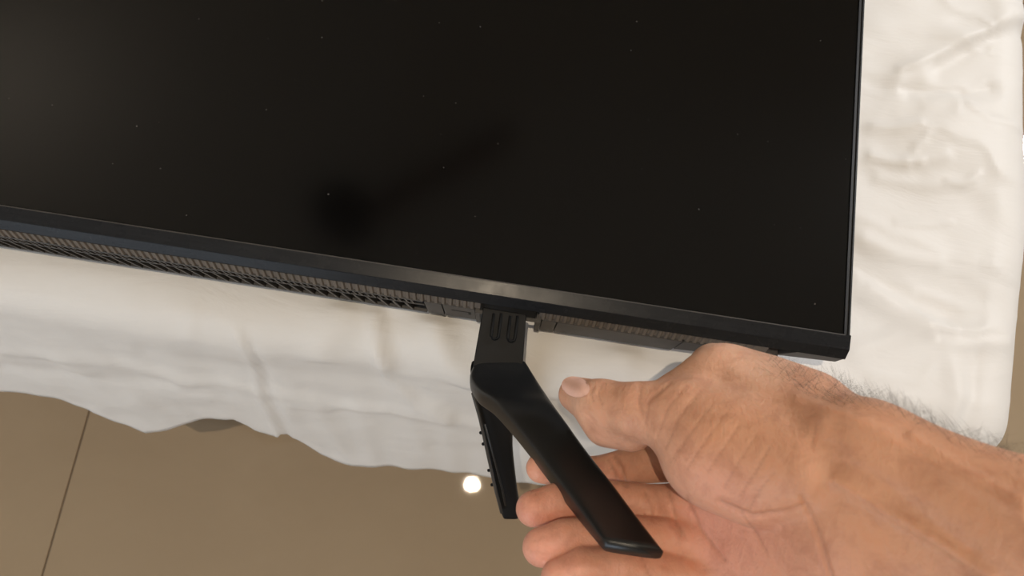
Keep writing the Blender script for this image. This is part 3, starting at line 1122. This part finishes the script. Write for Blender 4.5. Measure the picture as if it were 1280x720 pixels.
# creases, tendons and veins on the side that faces up: (polyline, amplitude, width in px, height range)
CREASES = [
    # skin folds across the ball of the thumb
    ([(838, 478), (812, 500), (806, 530)], -.0009, 2.4), ([(858, 482), (836, 508), (822, 545)], -.0005, 2.0), ([(876, 488), (850, 520), (832, 560)], -.0006, 2.2),
    ([(893, 500), (868, 535), (842, 572)], -.0006, 2.0), ([(908, 515), (884, 548), (860, 585)], -.0006, 2.2), ([(925, 530), (905, 560), (885, 590)], -.0007, 2.2),
    ([(945, 545), (925, 575), (905, 610)], -.0005, 2.0), ([(962, 560), (945, 590), (925, 620)], -.0006, 2.2), ([(968, 590), (950, 612), (935, 640)], -.0006, 2.2),
    # knuckle of the thumb
    ([(742, 482), (738, 492), (742, 502)], -.0007, 2.2), ([(752, 480), (748, 494), (753, 506)], -.0004, 2.0), ([(802, 478), (798, 500), (804, 520)], -.0004, 3.0),
    # wrist and palm lines
    ([(900, 628), (940, 645), (980, 640), (1005, 632)], -.0014, 3.0), ([(1003, 622), (1020, 660), (1040, 725)], -.0013, 3.4), ([(925, 640), (945, 665), (958, 690)], -.0007, 2.2),
    ([(858, 620), (875, 660), (905, 700)], -.0009, 3.0), ([(832, 600), (842, 640), (852, 670)], -.0009, 3.0), ([(1020, 530), (1014, 560)], -.0004, 3.0),
    # folds of the finger joints
    ([(766, 570), (776, 585), (782, 606)], -.0016, 2.6), ([(760, 575), (768, 590), (772, 604)], -.0008, 2.2), ([(806, 615), (812, 630), (816, 650)], -.0009, 2.4),
    ([(800, 690), (806, 705), (812, 720)], -.0007, 2.4),
    # tendons and veins of wrist and forearm
    ([(1000, 500), (1080, 530), (1160, 575), (1280, 640)], .0014, 9), ([(1045, 600), (1110, 640), (1180, 680), (1240, 720)], .0018, 8),
    ([(1050, 575), (1100, 600), (1150, 640), (1215, 690)], -.0010, 10), ([(920, 470), (980, 495), (1030, 525)], .0012, 12), ([(985, 525), (1010, 545), (1050, 560)], -.0006, 10),
    ([(1140, 545), (1210, 590), (1280, 625)], .0012, 6), 
]
for pts, amp, wd in CREASES:
    d = poly_dist(px_, pts)
    amp = amp * (0.6 if wd < 2.5 else 1.0)
    P = P + NV * (amp * np.exp(-(d / wd) ** 2) * (facing > 0.12) * np.clip(facing * 2, 0, 1))[:, None]

# skin tone: tan on wrist and back, pink on palm, fingertips and pads; ridge highlight painted pale
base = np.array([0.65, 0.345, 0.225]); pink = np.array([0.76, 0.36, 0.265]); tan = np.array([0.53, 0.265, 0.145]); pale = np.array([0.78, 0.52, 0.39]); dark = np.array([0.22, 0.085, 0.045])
C = np.tile(base, (len(P), 1))


def blob(c, col, r, amt):
    global C
    d = np.linalg.norm(P - c, axis=1)
    a = (amt * np.exp(-(d / r) ** 2))[:, None]
    C = C * (1 - a) + col * a


for nme, ch in fingers.items():
    blob(J(*ch[0][0]), pink, 0.022, 0.9 if nme != 'index' else 0.5)
    blob(J(*ch[2][0]), pink, 0.022, 0.5)
blob(J(940, 690, .74), pink, 0.035, 0.85)
blob(J(870, 640, .72), pink, 0.022, 0.7)
blob(J(1010, 700, .79), pink, 0.030, 0.5)
blob(J(905, 600, .775), pink, 0.022, 0.6)
blob(J(715, 488, .715), pale, 0.012, 0.6)
blob(J(890, 455, .72), pale, 0.020, 0.8)  # upper ridge highlight put into the skin colour, here and next line
blob(J(960, 480, .75), pale, 0.020, 0.6)
blob(J(900, 530, .78), tan, 0.020, 0.5)
blob(J(1080, 620, .81), tan, 0.040, 0.6)
blob(J(1200, 620, .86), tan, 0.060, 0.5)
blob(J(940, 555, .785), tan, 0.020, 0.4)
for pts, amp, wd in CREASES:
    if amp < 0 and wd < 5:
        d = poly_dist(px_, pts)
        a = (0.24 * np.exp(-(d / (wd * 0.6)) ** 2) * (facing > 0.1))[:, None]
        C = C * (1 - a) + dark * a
me = bpy.data.meshes.new('person')
me.vertices.add(len(P)); me.vertices.foreach_set('co', P.astype(np.float32).ravel())
me.loops.add(Q.size); me.loops.foreach_set('vertex_index', Q.astype(np.int32).ravel())
me.polygons.add(len(Q)); me.polygons.foreach_set('loop_start', np.arange(0, Q.size, 4, dtype=np.int32))
me.update(calc_edges=True); me.validate()
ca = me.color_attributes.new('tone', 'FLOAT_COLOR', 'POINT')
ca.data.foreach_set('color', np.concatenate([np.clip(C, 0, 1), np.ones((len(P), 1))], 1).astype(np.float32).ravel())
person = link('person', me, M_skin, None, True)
tag(person, 'bare right hand and forearm reaching in from the right, gripping the black plastic stand', 'person')

# thumb nail: a curved plate lying on the skin of the thumb tip
tree_pts = P
nail_v, nail_f = [], []
NU, NVV = 12, 10
nc = Vector(J(715, 483, .72))


def skin_at(px, py):
    """highest skin vertex on this sight line"""
    d = np.hypot(px_[:, 0] - px, px_[:, 1] - py)
    k = np.argsort(d + np.where(facing > 0.05, 0, 50))[:12]
    k = k[np.argmax(P[k][:, 2])]
    return P[k], NV[k]


for i in range(NU + 1):
    for j in range(NVV + 1):
        u = i / NU * 2 - 1; v = j / NVV * 2 - 1
        uu = u * math.sqrt(1 - v * v / 2); vv_ = v * math.sqrt(1 - u * u / 2)
        ax_, ay_ = math.cos(math.radians(14)), math.sin(math.radians(14))
        qx = 719 + uu * 18 * ax_ - vv_ * 13 * ay_
        qy = 483 + uu * 18 * ay_ + vv_ * 13 * ax_
        s_, n_ = skin_at(qx, qy)
        q = at(qx, qy, s_[2])
        edge = max(abs(u), abs(v))
        nail_v.append(tuple(q + n_ * (0.0009 if edge < 0.95 else -0.0004)))
for i in range(NU):
    for j in range(NVV):
        a = i * (NVV + 1) + j
        nail_f.append((a, a + 1, a + NVV + 2, a + NVV + 1))
nv = np.array(nail_v)
# relax the plate
G_ = nv.reshape(NU + 1, NVV + 1, 3)
for _ in range(6):
    I = G_.copy()
    I[1:-1, 1:-1] = (G_[:-2, 1:-1] + G_[2:, 1:-1] + G_[1:-1, :-2] + G_[1:-1, 2:]) / 4
    G_ = I
nail = link('thumb_nail', mesh('thumb_nail', G_.reshape(-1, 3), nail_f), M_nail, person, True)

# hair on the outer edge of wrist and forearm
rng = np.random.RandomState(3)
lo_px = (px_[:, 0] > 960) & (px_[:, 0] < 1290) & (P[:, 2] > 0.72)
edge_y = np.interp(px_[:, 0], [960, 1000, 1060, 1150, 1280], [458, 478, 495, 517, 590])
near = lo_px & (facing < 0.6) & (np.abs(px_[:, 1] - edge_y) < 16)
far = lo_px & (facing > 0.2) & ~near
cand = np.concatenate([rng.choice(np.where(near)[0], 900)])
hv, hf = [], []
for k in cand:
    p = P[k].copy(); n = NV[k]
    along = np.array([0.75, 0.0, 0.2]) * rng.choice([-1, 1], p=[0.75, 0.25]) + rng.normal(0, 0.35, 3)
    along -= n * (along @ n); along /= np.linalg.norm(along)
    ln = rng.uniform(0.006, 0.013)
    sd = np.cross(n, along) * 0.00005
    pts = [p - n * 0.0005, p + n * ln * 0.35 + along * ln * 0.4, p + n * ln * 0.6 + along * ln * 0.8]
    i0 = len(hv)
    for q, wq in zip(pts, (1, 0.8, 0.15)):
        hv += [q - sd * wq, q + sd * wq, q + n * 0.00005 * wq]
    for s_ in range(2):
        a = i0 + s_ * 3
        for t in range(3):
            hf.append((a + t, a + (t + 1) % 3, a + 3 + (t + 1) % 3, a + 3 + t))
hair = link('arm_hair', mesh('arm_hair', hv, hf), M_hair, person)
hair['kind'] = 'stuff'
